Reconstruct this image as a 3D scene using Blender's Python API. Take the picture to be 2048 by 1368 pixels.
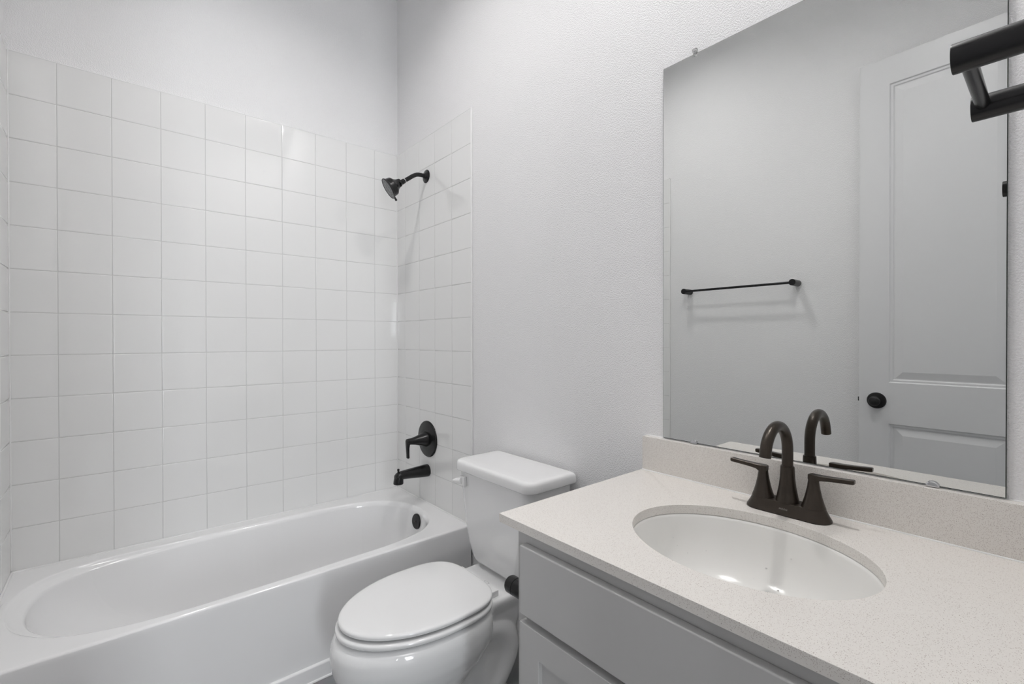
import bpy, bmesh, math, random
from mathutils import Vector, Matrix
PI = math.pi
for o in list(bpy.data.objects): bpy.data.objects.remove(o)
scene = bpy.context.scene
COL = scene.collection

# ------------------------------------------------------------------ camera
def make_camera():
    f, yaw, pitch, roll = 931.52, 0.70315, -0.00573, -0.00136
    fw = Vector((math.sin(yaw)*math.cos(pitch), math.cos(yaw)*math.cos(pitch), math.sin(pitch)))
    rt = Vector((math.cos(yaw), -math.sin(yaw), 0)); up = rt.cross(fw)
    c, s = math.cos(roll), math.sin(roll)
    r2 = c*rt + s*up; u2 = -s*rt + c*up
    cam = bpy.data.cameras.new('camera'); cam.sensor_fit = 'HORIZONTAL'; cam.sensor_width = 36
    cam.lens = f*36/2048; cam.clip_start = 0.02
    ob = bpy.data.objects.new('camera', cam); COL.objects.link(ob)
    m = Matrix((r2, u2, -fw)).transposed().to_4x4(); m.translation = Vector((0.2916, -2.4034, 1.1922))
    ob.matrix_world = m
    scene.camera = ob
make_camera()

# ------------------------------------------------------------------ world, lights, exposure
w = bpy.data.worlds.new('world'); scene.world = w; w.use_nodes = True
w.node_tree.nodes['Background'].inputs[0].default_value = (0.75, 0.85, 1.0, 1)
w.node_tree.nodes['Background'].inputs[1].default_value = 0.6
scene.view_settings.view_transform = 'Standard'; scene.view_settings.look = 'None'
scene.view_settings.exposure = 0.11; scene.view_settings.gamma = 1.0
scene.view_settings.use_curve_mapping = False
CEIL_EMIT = 470.0      # strength of the two round ceiling lights
WINDOW_POWER = 34.0
HALL_FILL_POWER = 17.0    # strength of the added fill light in the hall
def area(name, loc, rot, sx, sy, power, color):
    l = bpy.data.lights.new(name, 'AREA'); l.shape = 'RECTANGLE'; l.size = sx; l.size_y = sy
    l.energy = power; l.color = color
    o = bpy.data.objects.new(name, l); COL.objects.link(o); o.location = loc; o.rotation_euler = rot
    return o
area('window_daylight', (-0.22, -5.40, 1.25), (math.radians(90), 0, 0), 0.34, 1.6, WINDOW_POWER, (0.91, 0.955, 1.0))

area('hall_fill_light', (0.45, -3.7, 3.03), (0, 0, 0), 1.2, 1.2, HALL_FILL_POWER, (1.0, 0.985, 0.97))  # unseen fill light, added to brighten the lower bathroom through the doorway
# ------------------------------------------------------------------ room measures
LW = -0.008      # left wall plane (tile face at 0)
RW = 1.496       # right wall plane (tile face at 1.488)
TR = 1.488
BW = 0.008       # back wall plane (tile face at 0)
FWY = -2.403     # front wall inner face
H = 3.085
T = 0.154; ZT = 2.215; ZR = 0.367
YC = -1.125      # toilet centre line

# ------------------------------------------------------------------ materials
def pmat(name, color, rough=0.5, metal=0.0, coat=0.0, ior=1.5, spec=None, trans=0.0):
    m = bpy.data.materials.new(name); m.use_nodes = True
    b = m.node_tree.nodes['Principled BSDF']
    b.inputs['Base Color'].default_value = (*color, 1); b.inputs['Roughness'].default_value = rough
    b.inputs['Metallic'].default_value = metal; b.inputs['Coat Weight'].default_value = coat
    b.inputs['Coat Roughness'].default_value = 0.03; b.inputs['IOR'].default_value = ior
    b.inputs['Transmission Weight'].default_value = trans
    if spec is not None: b.inputs['Specular IOR Level'].default_value = spec
    return m
def nodes(m): return m.node_tree.nodes, m.node_tree.links, m.node_tree.nodes['Principled BSDF']
def noise_bump(m, scale, strength, dist, detail=3, rough=0.5, lo=None, hi=None):
    N, Lk, b = nodes(m)
    tc = N.new('ShaderNodeTexCoord'); n = N.new('ShaderNodeTexNoise'); n.inputs['Scale'].default_value = scale
    n.inputs['Detail'].default_value = detail; n.inputs['Roughness'].default_value = rough
    Lk.new(tc.outputs['Object'], n.inputs['Vector'])
    out = n.outputs['Fac']
    if lo is not None:
        r = N.new('ShaderNodeMapRange'); r.interpolation_type = 'SMOOTHSTEP'
        r.inputs['From Min'].default_value = lo; r.inputs['From Max'].default_value = hi
        Lk.new(out, r.inputs['Value']); out = r.outputs['Result']
    bp = N.new('ShaderNodeBump'); bp.inputs['Strength'].default_value = strength; bp.inputs['Distance'].default_value = dist
    Lk.new(out, bp.inputs['Height']); Lk.new(bp.outputs['Normal'], b.inputs['Normal'])
    return bp
def tint_noise(m, c1, c2, scale, detail=2):
    N, Lk, b = nodes(m)
    tc = N.new('ShaderNodeTexCoord'); n = N.new('ShaderNodeTexNoise'); n.inputs['Scale'].default_value = scale
    n.inputs['Detail'].default_value = detail
    mx = N.new('ShaderNodeMix'); mx.data_type = 'RGBA'
    mx.inputs[6].default_value = (*c1, 1); mx.inputs[7].default_value = (*c2, 1)
    Lk.new(tc.outputs['Object'], n.inputs['Vector']); Lk.new(n.outputs['Fac'], mx.inputs[0]); Lk.new(mx.outputs[2], b.inputs['Base Color'])

M_wall = pmat('textured_wall_paint', (0.90, 0.897, 0.904), 0.6, spec=0.3)
noise_bump(M_wall, 270, 0.52, 0.0015, detail=2.5, rough=0.55, lo=0.38, hi=0.62)
M_ceil = pmat('ceiling_paint', (0.9, 0.9, 0.9), 0.8); noise_bump(M_ceil, 120, 0.4, 0.002)
M_hall = pmat('hall_wall_paint', (0.7, 0.7, 0.7), 0.7); noise_bump(M_hall, 120, 0.3, 0.002)
M_tile = pmat('glazed_white_tile', (0.855, 0.855, 0.85), 0.045, ior=1.55, coat=0.35); noise_bump(M_tile, 10, 0.02, 0.0012, detail=1)
M_grout = pmat('white_grout', (0.66, 0.66, 0.655), 0.8); tint_noise(M_grout, (0.68, 0.68, 0.675), (0.59, 0.59, 0.585), 6)
M_caulk = pmat('white_caulk', (0.86, 0.86, 0.86), 0.35); tint_noise(M_caulk, (0.87,0.87,0.87), (0.83,0.83,0.83), 20)
M_acryl = pmat('white_tub_acrylic', (0.78, 0.78, 0.785), 0.13, coat=0.2); tint_noise(M_acryl, (0.88,0.88,0.885), (0.87,0.87,0.875), 3)
M_china = pmat('white_vitreous_china', (0.79, 0.79, 0.79), 0.08, coat=0.4); tint_noise(M_china, (0.88,0.88,0.88), (0.865,0.865,0.87), 4)
M_seat = pmat('white_seat_plastic', (0.80, 0.80, 0.80), 0.08, coat=0.3); tint_noise(M_seat, (0.87,0.87,0.87), (0.86,0.86,0.86), 5)
M_sink = pmat('bisque_sink_china', (0.76, 0.74, 0.70), 0.17, coat=0.0); tint_noise(M_sink, (0.87,0.86,0.835), (0.86,0.85,0.825), 5)
M_cab = pmat('grey_cabinet_paint', (0.54, 0.535, 0.53), 0.38); noise_bump(M_cab, 60, 0.05, 0.001); 
M_black = pmat('matte_black_metal', (0.0085, 0.0085, 0.009), 0.27, metal=0.0, spec=0.36); noise_bump(M_black, 400, 0.03, 0.0005)
M_bronze = pmat('oil_rubbed_bronze', (0.042, 0.033, 0.026), 0.30, metal=0.55); noise_bump(M_bronze, 300, 0.04, 0.0005)
tint_noise(M_bronze, (0.052, 0.040, 0.031), (0.034, 0.027, 0.021), 40)
M_chrome = pmat('chrome', (0.62, 0.62, 0.63), 0.06, metal=1.0); noise_bump(M_chrome, 200, 0.02, 0.0004)
M_clear = pmat('clear_plastic', (0.95, 0.95, 0.95), 0.05, trans=0.9, ior=1.45); noise_bump(M_clear, 200, 0.02, 0.0004)
M_mirror = pmat('mirror_silvering', (0.745, 0.755, 0.745), 0.0, metal=1.0)
tint_noise(M_mirror, (0.745, 0.755, 0.745), (0.741, 0.751, 0.741), 1)
M_medge = pmat('mirror_glass_edge', (0.05, 0.06, 0.055), 0.15); tint_noise(M_medge, (0.05,0.06,0.055), (0.035,0.045,0.04), 12)
M_door = pmat('white_door_paint', (0.74, 0.74, 0.75), 0.35); noise_bump(M_door, 70, 0.05, 0.001)
M_trim = pmat('white_trim_paint', (0.78, 0.78, 0.78), 0.35); noise_bump(M_trim, 70, 0.05, 0.001)
M_nozzle = pmat('grey_nozzle_face', (0.16, 0.16, 0.165), 0.35)
M_logo = pmat('pale_logo_print', (0.30, 0.28, 0.26), 0.4); tint_noise(M_logo, (0.32,0.30,0.28), (0.27,0.25,0.23), 60)
M_glogo = pmat('grey_logo_print', (0.25, 0.25, 0.26), 0.4); tint_noise(M_glogo, (0.27,0.27,0.28), (0.22,0.22,0.23), 60)
M_braid = pmat('braided_steel', (0.5, 0.5, 0.5), 0.35, metal=1.0); noise_bump(M_braid, 500, 0.5, 0.001)

def nozzle_tex(m):
    N, Lk, b = nodes(m)
    tc = N.new('ShaderNodeTexCoord'); v = N.new('ShaderNodeTexVoronoi'); v.inputs['Scale'].default_value = 170
    r = N.new('ShaderNodeValToRGB'); r.color_ramp.elements[0].position = 0.25; r.color_ramp.elements[1].position = 0.5
    r.color_ramp.elements[0].color = (0.30, 0.30, 0.31, 1); r.color_ramp.elements[1].color = (0.05, 0.05, 0.055, 1)
    Lk.new(tc.outputs['Object'], v.inputs['Vector']); Lk.new(v.outputs['Distance'], r.inputs['Fac']); Lk.new(r.outputs['Color'], b.inputs['Base Color'])
nozzle_tex(M_nozzle)

def quartz():
    m = pmat('speckled_quartz', (0.70, 0.68, 0.64), 0.22)
    N, Lk, b = nodes(m)
    tc = N.new('ShaderNodeTexCoord')
    col = None
    base = N.new('ShaderNodeMix'); base.data_type = 'RGBA'
    base.inputs[6].default_value = (0.78, 0.745, 0.705, 1); base.inputs[7].default_value = (0.85, 0.82, 0.78, 1)
    nz = N.new('ShaderNodeTexNoise'); nz.inputs['Scale'].default_value = 260; nz.inputs['Detail'].default_value = 4
    Lk.new(tc.outputs['Object'], nz.inputs['Vector']); Lk.new(nz.outputs['Fac'], base.inputs[0])
    prev = base.outputs[2]
    for sc, thr, keep, c in ((420, 0.21, 0.20, (0.36, 0.28, 0.25)), (650, 0.30, 0.34, (0.52, 0.46, 0.43)), (290, 0.135, 0.16, (0.20, 0.14, 0.115))):
        v = N.new('ShaderNodeTexVoronoi'); v.inputs['Scale'].default_value = sc; v.inputs['Randomness'].default_value = 1
        Lk.new(tc.outputs['Object'], v.inputs['Vector'])
        lt = N.new('ShaderNodeMapRange'); lt.inputs['From Min'].default_value = thr*1.25; lt.inputs['From Max'].default_value = thr*0.75
        Lk.new(v.outputs['Distance'], lt.inputs['Value'])
        sep = N.new('ShaderNodeSeparateColor'); Lk.new(v.outputs['Color'], sep.inputs[0])
        k = N.new('ShaderNodeMath'); k.operation = 'LESS_THAN'; k.inputs[1].default_value = keep; Lk.new(sep.outputs[0], k.inputs[0])
        mu = N.new('ShaderNodeMath'); mu.operation = 'MULTIPLY'; Lk.new(lt.outputs['Result'], mu.inputs[0]); Lk.new(k.outputs[0], mu.inputs[1])
        mx = N.new('ShaderNodeMix'); mx.data_type = 'RGBA'; mx.inputs[7].default_value = (*c, 1)
        Lk.new(mu.outputs[0], mx.inputs[0]); Lk.new(prev, mx.inputs[6]); prev = mx.outputs[2]
    Lk.new(prev, b.inputs['Base Color'])
    return m
M_quartz = quartz()

def floor_mat():
    m = pmat('grey_floor_tile', (0.3, 0.3, 0.3), 0.45)
    N, Lk, b = nodes(m)
    tc = N.new('ShaderNodeTexCoord'); br = N.new('ShaderNodeTexBrick')
    br.inputs['Scale'].default_value = 1.0; br.inputs['Mortar Size'].default_value = 0.003
    br.inputs['Brick Width'].default_value = 0.61; br.inputs['Row Height'].default_value = 0.305
    br.inputs['Color1'].default_value = (0.33, 0.33, 0.33, 1); br.inputs['Color2'].default_value = (0.30, 0.30, 0.305, 1)
    br.inputs['Mortar'].default_value = (0.42, 0.42, 0.42, 1)
    Lk.new(tc.outputs['Object'], br.inputs['Vector'])
    n = N.new('ShaderNodeTexNoise'); n.inputs['Scale'].default_value = 7; n.inputs['Detail'].default_value = 6
    Lk.new(tc.outputs['Object'], n.inputs['Vector'])
    mx = N.new('ShaderNodeMix'); mx.data_type = 'RGBA'; mx.blend_type = 'MULTIPLY'; mx.inputs[0].default_value = 0.35
    Lk.new(br.outputs['Color'], mx.inputs[6]); Lk.new(n.outputs['Color'], mx.inputs[7]); Lk.new(mx.outputs[2], b.inputs['Base Color'])
    return m
M_floor = floor_mat()
def emit_mat(name, color, strength):
    m = bpy.data.materials.new(name); m.use_nodes = True; b = m.node_tree.nodes['Principled BSDF']
    b.inputs['Base Color'].default_value = (0.9, 0.9, 0.9, 1)
    b.inputs['Emission Color'].default_value = (*color, 1); b.inputs['Emission Strength'].default_value = strength
    return m
M_lamp = emit_mat('frosted_lamp_diffuser', (1.0, 0.986, 0.974), CEIL_EMIT)
M_pane = emit_mat('daylit_window_pane', (0.86, 0.93, 1.0), 0.8)

# ------------------------------------------------------------------ helpers
def obj(name, bm, m, parent=None, smooth=True, angle=40):
    """link a bmesh drawn in world measures as one mesh object (local to its parent)"""
    bmesh.ops.recalc_face_normals(bm, faces=bm.faces)
    if parent is not None:
        off = Vector((0, 0, 0)); q = parent
        while q is not None: off += q.location; q = q.parent
        bmesh.ops.translate(bm, vec=-off, verts=bm.verts)
    me = bpy.data.meshes.new(name); bm.to_mesh(me); bm.free()
    o = bpy.data.objects.new(name, me); COL.objects.link(o)
    if m is not None: me.materials.append(m)
    if smooth:
        for p in me.polygons: p.use_smooth = True
        try: me.set_sharp_from_angle(angle=math.radians(angle))
        except Exception: pass
        wn_ = o.modifiers.new('flat_face_normals', 'WEIGHTED_NORMAL'); wn_.keep_sharp = True; wn_.weight = 80
    o.parent = parent
    return o
def thing(name, label, cat, loc, group=None):
    o = bpy.data.objects.new(name, None); COL.objects.link(o); o.location = loc; o.empty_display_size = 0.05
    o['label'] = label; o['category'] = cat
    if group: o['group'] = group
    return o
def tag(o, label, cat, group=None):
    o['label'] = label; o['category'] = cat
    if group: o['group'] = group
    return o
def struct(o): o['kind'] = 'structure'; return o
def box(bm, x0, x1, y0, y1, z0, z1, bev=0.0, seg=2):
    vs = [bm.verts.new((x, y, z)) for x in (x0, x1) for y in (y0, y1) for z in (z0, z1)]
    fs = [(0,1,3,2), (4,6,7,5), (0,4,5,1), (2,3,7,6), (0,2,6,4), (1,5,7,3)]
    faces = [bm.faces.new([vs[i] for i in f]) for f in fs]
    if bev > 0:
        es = set()
        for f in faces: es.update(f.edges)
        bmesh.ops.bevel(bm, geom=list(es), offset=bev, segments=seg, profile=0.5, affect='EDGES')
    return bm
def B(*a, **k):
    bm = bmesh.new(); box(bm, *a, **k); return bm
def loft(bm, rings, cap0=True, cap1=True, closed=True):
    R = [[bm.verts.new(p) for p in r] for r in rings]
    n = len(R[0])
    for a, b in zip(R, R[1:]):
        for i in range(n if closed else n-1):
            j = (i+1) % n
            bm.faces.new((a[i], a[j], b[j], b[i]))
    if cap0: bm.faces.new(R[0][::-1])
    if cap1: bm.faces.new(R[-1])
    return bm
def frame(d):
    d = Vector(d).normalized()
    a = Vector((0, 0, 1)) if abs(d.z) < 0.9 else Vector((1, 0, 0))
    u = d.cross(a).normalized(); v = d.cross(u).normalized()
    return u, v
def lathe(bm, origin, axis, prof, n=40, cap=True):
    """prof: list of (distance along axis, radius)"""
    u, v = frame(axis); ax = Vector(axis).normalized(); o = Vector(origin)
    rings = [[o + ax*h + (u*math.cos(2*PI*i/n) + v*math.sin(2*PI*i/n))*max(r, 1e-4) for i in range(n)] for h, r in prof]
    return loft(bm, rings, cap, cap)
def tube(bm, pts, rad, n=20, cap=True, squash=None):
    pts = [Vector(p) for p in pts]
    rr = rad if isinstance(rad, (list, tuple)) else [rad]*len(pts)
    d0 = (pts[1]-pts[0]).normalized(); u, v = frame(d0); rings = []
    prev = d0
    for i, p in enumerate(pts):
        d = (pts[min(i+1, len(pts)-1)] - pts[max(i-1, 0)]).normalized()
        q = prev.rotation_difference(d); u = q @ u; v = q @ v; prev = d
        rings.append([p + (u*math.cos(2*PI*k/n) + v*math.sin(2*PI*k/n))*rr[i] for k in range(n)])
    return loft(bm, rings, cap, cap)
def spline(pts, n=8, closed=False):
    P_ = [Vector(p) for p in pts]; out = []; m = len(P_)
    rng = range(m if closed else m-1)
    for i in rng:
        if closed: a, b, c, d = P_[(i-1) % m], P_[i], P_[(i+1) % m], P_[(i+2) % m]
        else: a, b, c, d = P_[max(i-1, 0)], P_[i], P_[i+1], P_[min(i+2, m-1)]
        for k in range(n):
            t = k/n
            out.append(0.5*((2*b) + (c-a)*t + (2*a-5*b+4*c-d)*t*t + (3*b-3*c+d-a)*t**3))
    if not closed: out.append(P_[-1])
    return out
def rrect(cx, cy, hx, hy, r, z, n=8, rb=None):
    """rounded rectangle ring; r for the -x (front) corners, rb for the +x corners"""
    rb = r if rb is None else rb
    out = []
    for (sx, sy, a0, rr) in ((1, 1, 0, rb), (-1, 1, PI/2, r), (-1, -1, PI, r), (1, -1, 1.5*PI, rb)):
        for k in range(n+1):
            a = a0 + (PI/2)*k/n
            out.append(Vector((cx + sx*(hx-rr) + rr*math.cos(a), cy + sy*(hy-rr) + rr*math.sin(a), z)))
    return out

# ------------------------------------------------------------------ room shell
OPX0, OPX1, OPZ = 0.10, 0.74, 2.47     # door opening in the front wall
HX0, HX1, HY = -1.7, 2.3, -5.5
struct(obj('floor', B(HX0, HX1, HY, BW+0.1, -0.1, 0.0), M_floor, smooth=False))
LAMPS = ((1.28, -1.95), (0.72, -0.95)); CH = 0.07
bm = bmesh.new()
(ax_, ay_), (bx_, by_) = LAMPS
box(bm, HX0, HX1, HY, ay_-CH, H, H+0.1)
box(bm, HX0, ax_-CH, ay_-CH, ay_+CH, H, H+0.1); box(bm, ax_+CH, HX1, ay_-CH, ay_+CH, H, H+0.1)
box(bm, HX0, HX1, ay_+CH, by_-CH, H, H+0.1)
box(bm, HX0, bx_-CH, by_-CH, by_+CH, H, H+0.1); box(bm, bx_+CH, HX1, by_-CH, by_+CH, H, H+0.1)
box(bm, HX0, HX1, by_+CH, BW+0.1, H, H+0.1)
struct(obj('ceiling', bm, M_ceil, smooth=False))
wb = struct(obj('wall_back', B(LW-0.1, RW+0.1, BW, BW+0.1, 0, H), M_wall, smooth=False))
wr = struct(obj('wall_right', B(RW, RW+0.1, FWY-0.12, BW, 0, H), M_wall, smooth=False))
wl = struct(obj('wall_left', B(LW-0.1, LW, FWY-0.12, BW, 0, H), M_wall, smooth=False))
bm = bmesh.new()
box(bm, LW, OPX0-0.02, FWY-0.12, FWY, 0, H); box(bm, OPX1+0.02, RW, FWY-0.12, FWY, 0, H); box(bm, OPX0-0.02, OPX1+0.02, FWY-0.12, FWY, OPZ+0.02, H)
struct(obj('wall_front', bm, M_wall, smooth=False))
bm = bmesh.new()
box(bm, OPX0-0.02, OPX0, FWY-0.12, FWY, 0, OPZ+0.02); box(bm, OPX1, OPX1+0.02, FWY-0.12, FWY, 0, OPZ+0.02); box(bm, OPX0, OPX1, FWY-0.12, FWY, OPZ, OPZ+0.02)
struct(obj('trim_1', bm, M_trim, smooth=False))
# hall behind the photographer
bm = bmesh.new()
WX0, WX1, WZ0, WZ1 = -0.41, -0.03, 0.40, 2.1
SX0, SX1, SZ0, SZ1 = -1.29, -1.15, 1.25, 1.88
box(bm, HX0, SX0, HY-0.1, HY, 0, H); box(bm, SX1, WX0, HY-0.1, HY, 0, H); box(bm, SX0, SX1, HY-0.1, HY, 0, SZ0); box(bm, SX0, SX1, HY-0.1, HY, SZ1, H); box(bm, WX1, HX1, HY-0.1, HY, 0, H); box(bm, WX0, WX1, HY-0.1, HY, 0, WZ0); box(bm, WX0, WX1, HY-0.1, HY, WZ1, H)
struct(obj('wall_hall_far', bm, M_hall, smooth=False))
struct(obj('wall_hall_left', B(HX0-0.1, HX0, HY, FWY-0.12, 0, H), M_hall, smooth=False))
struct(obj('wall_hall_right', B(HX1, HX1+0.1, HY, FWY-0.12, 0, H), M_hall, smooth=False))
bm = bmesh.new(); box(bm, HX0, LW-0.1, FWY-0.12, FWY-0.02, 0, H); box(bm, RW+0.1, HX1, FWY-0.12, FWY-0.02, 0, H)
struct(obj('wall_hall_near', bm, M_hall, smooth=False))
wn = bpy.data.objects.new('window_1', None); COL.objects.link(wn); wn.location = (WX0, HY, WZ0); struct(wn)
bm = bmesh.new()
for (a, b, c, d) in ((WX0, WX1, WZ0, WZ0+0.05), (WX0, WX1, WZ1-0.05, WZ1), (WX0, WX0+0.05, WZ0+0.05, WZ1-0.05), (WX1-0.05, WX1, WZ0+0.05, WZ1-0.05), (-0.24, -0.20, WZ0+0.05, WZ1-0.05)):
    box(bm, a, b, HY-0.06, HY-0.02, c, d)
obj('window_frame', bm, M_trim, wn, smooth=False)
obj('window_pane', B(WX0+0.05, WX1-0.05, HY-0.05, HY-0.045, WZ0+0.05, WZ1-0.05), M_pane, wn, smooth=False)

sl_ = bpy.data.objects.new('window_2', None); COL.objects.link(sl_); sl_.location = (SX0, HY, SZ0); struct(sl_)
obj('window_pane', B(SX0, SX1, HY-0.05, HY-0.045, SZ0, SZ1), emit_mat('bright_sidelight_pane', (0.9, 0.95, 1.0), 20.0), sl_, smooth=False)
# baseboards (right wall between tub and vanity, left wall, front wall)
def baseboard(name, x0, x1, y0, y1, axis):
    bm = bmesh.new(); box(bm, x0, x1, y0, y1, 0, 0.13, bev=0.003)
    return struct(obj(name, bm, M_trim))
baseboard('baseboard_right', RW-0.014, RW, -1.655, -0.745, 'y')
baseboard('baseboard_left', LW, LW+0.014, FWY, -0.80, 'y')
baseboard('baseboard_front', OPX1+0.03, 0.93, FWY, FWY+0.014, 'x')

# ------------------------------------------------------------------ wall tile
rnd = random.Random(4)
def tile_panel(parent, o, e1, e2, nrm, us, vs, gap=0.0020, edge=0.0016, th=0.0055):
    """o: corner on the tile-face plane; e1,e2: in-plane axes; us,vs joint positions"""
    o, e1, e2, nrm = Vector(o), Vector(e1), Vector(e2), Vector(nrm)
    bm = bmesh.new()
    for i in range(len(us)-1):
        for j in range(len(vs)-1):
            u0, u1 = us[i]+gap/2, us[i+1]-gap/2; v0, v1 = vs[j]+gap/2, vs[j+1]-gap/2
            tx, ty = rnd.uniform(-1, 1)*0.0008, rnd.uniform(-1, 1)*0.0008
            uc, vc = (u0+u1)/2, (v0+v1)/2
            rings = []
            for (ins, h) in ((0, -th), (0, -0.0011), (0.0005, -0.00055), (0.0014, -0.0002), (0.0028, -0.00003), (0.0042, 0.0), (0.009, 0.0)):
                rings.append([o + e1*a + e2*b + nrm*(h + ((a-uc)*tx + (b-vc)*ty if h > -0.003 else 0)) for a, b in
                              ((u0+ins, v0+ins), (u1-ins, v0+ins), (u1-ins, v1-ins), (u0+ins, v1-ins))])
            loft(bm, rings, True, True)
    t = obj('wall_tile', bm, M_tile, parent, angle=50)
    bm = bmesh.new()
    A = o + e1*us[0] + e2*vs[0] + nrm*(-0.0076)
    pts = []
    for h in (-0.0078, -0.0011):
        pts.append([o + e1*a + e2*b + nrm*h for a, b in ((us[0], vs[0]), (us[-1], vs[0]), (us[-1], vs[-1]), (us[0], vs[-1]))])
    loft(bm, pts)
    g = obj('grout', bm, M_grout, t, smooth=False)
    return t
rows = [ZR-0.002] + [ZT - k*T for k in range(11, -1, -1)]
tile_panel(wb, (0, 0, 0), (1, 0, 0), (0, 0, 1), (0, -1, 0), [0.001] + [0.1246+k*T for k in range(9)] + [TR-0.001], rows)
tile_panel(wr, (TR, 0, 0), (0, -1, 0), (0, 0, 1), (-1, 0, 0), [0.0] + [0.711-k*T for k in range(4, -1, -1)], rows)
tile_panel(wl, (0, 0, 0), (0, -1, 0), (0, 0, 1), (1, 0, 0), [0.0] + [0.785-k*T for k in range(4, -1, -1)] , rows)
# caulked tile edges
def bead(parent, pts, r=0.0035, name='caulk_bead'):
    bm = bmesh.new(); tube(bm, pts, r, n=8); return obj(name, bm, M_caulk, parent)
bead(wb, [(0.0, 0.0038, ZT+0.0005), (TR, 0.0038, ZT+0.0005)], 0.0044)
bead(wb, [(0.001, -0.001, ZR+0.006), (0.001, -0.001, ZT)], 0.0028)
bead(wb, [(TR-0.001, -0.001, ZR+0.006), (TR-0.001, -0.001, ZT)], 0.0028)
bead(wr, [(TR+0.0038, 0, ZT+0.0005), (TR+0.0038, -0.711, ZT+0.0005)], 0.0044)
bead(wr, [(TR+0.0040, -0.7115, 0.30), (TR+0.0040, -0.7115, ZT)], 0.0042)
bead(wl, [(-0.0038, 0, ZT+0.0005), (-0.0038, -0.785, ZT+0.0005)], 0.0044)
bead(wl, [(-0.0040, -0.7855, 0.30), (-0.0040, -0.7855, ZT)], 0.0042)

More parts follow.
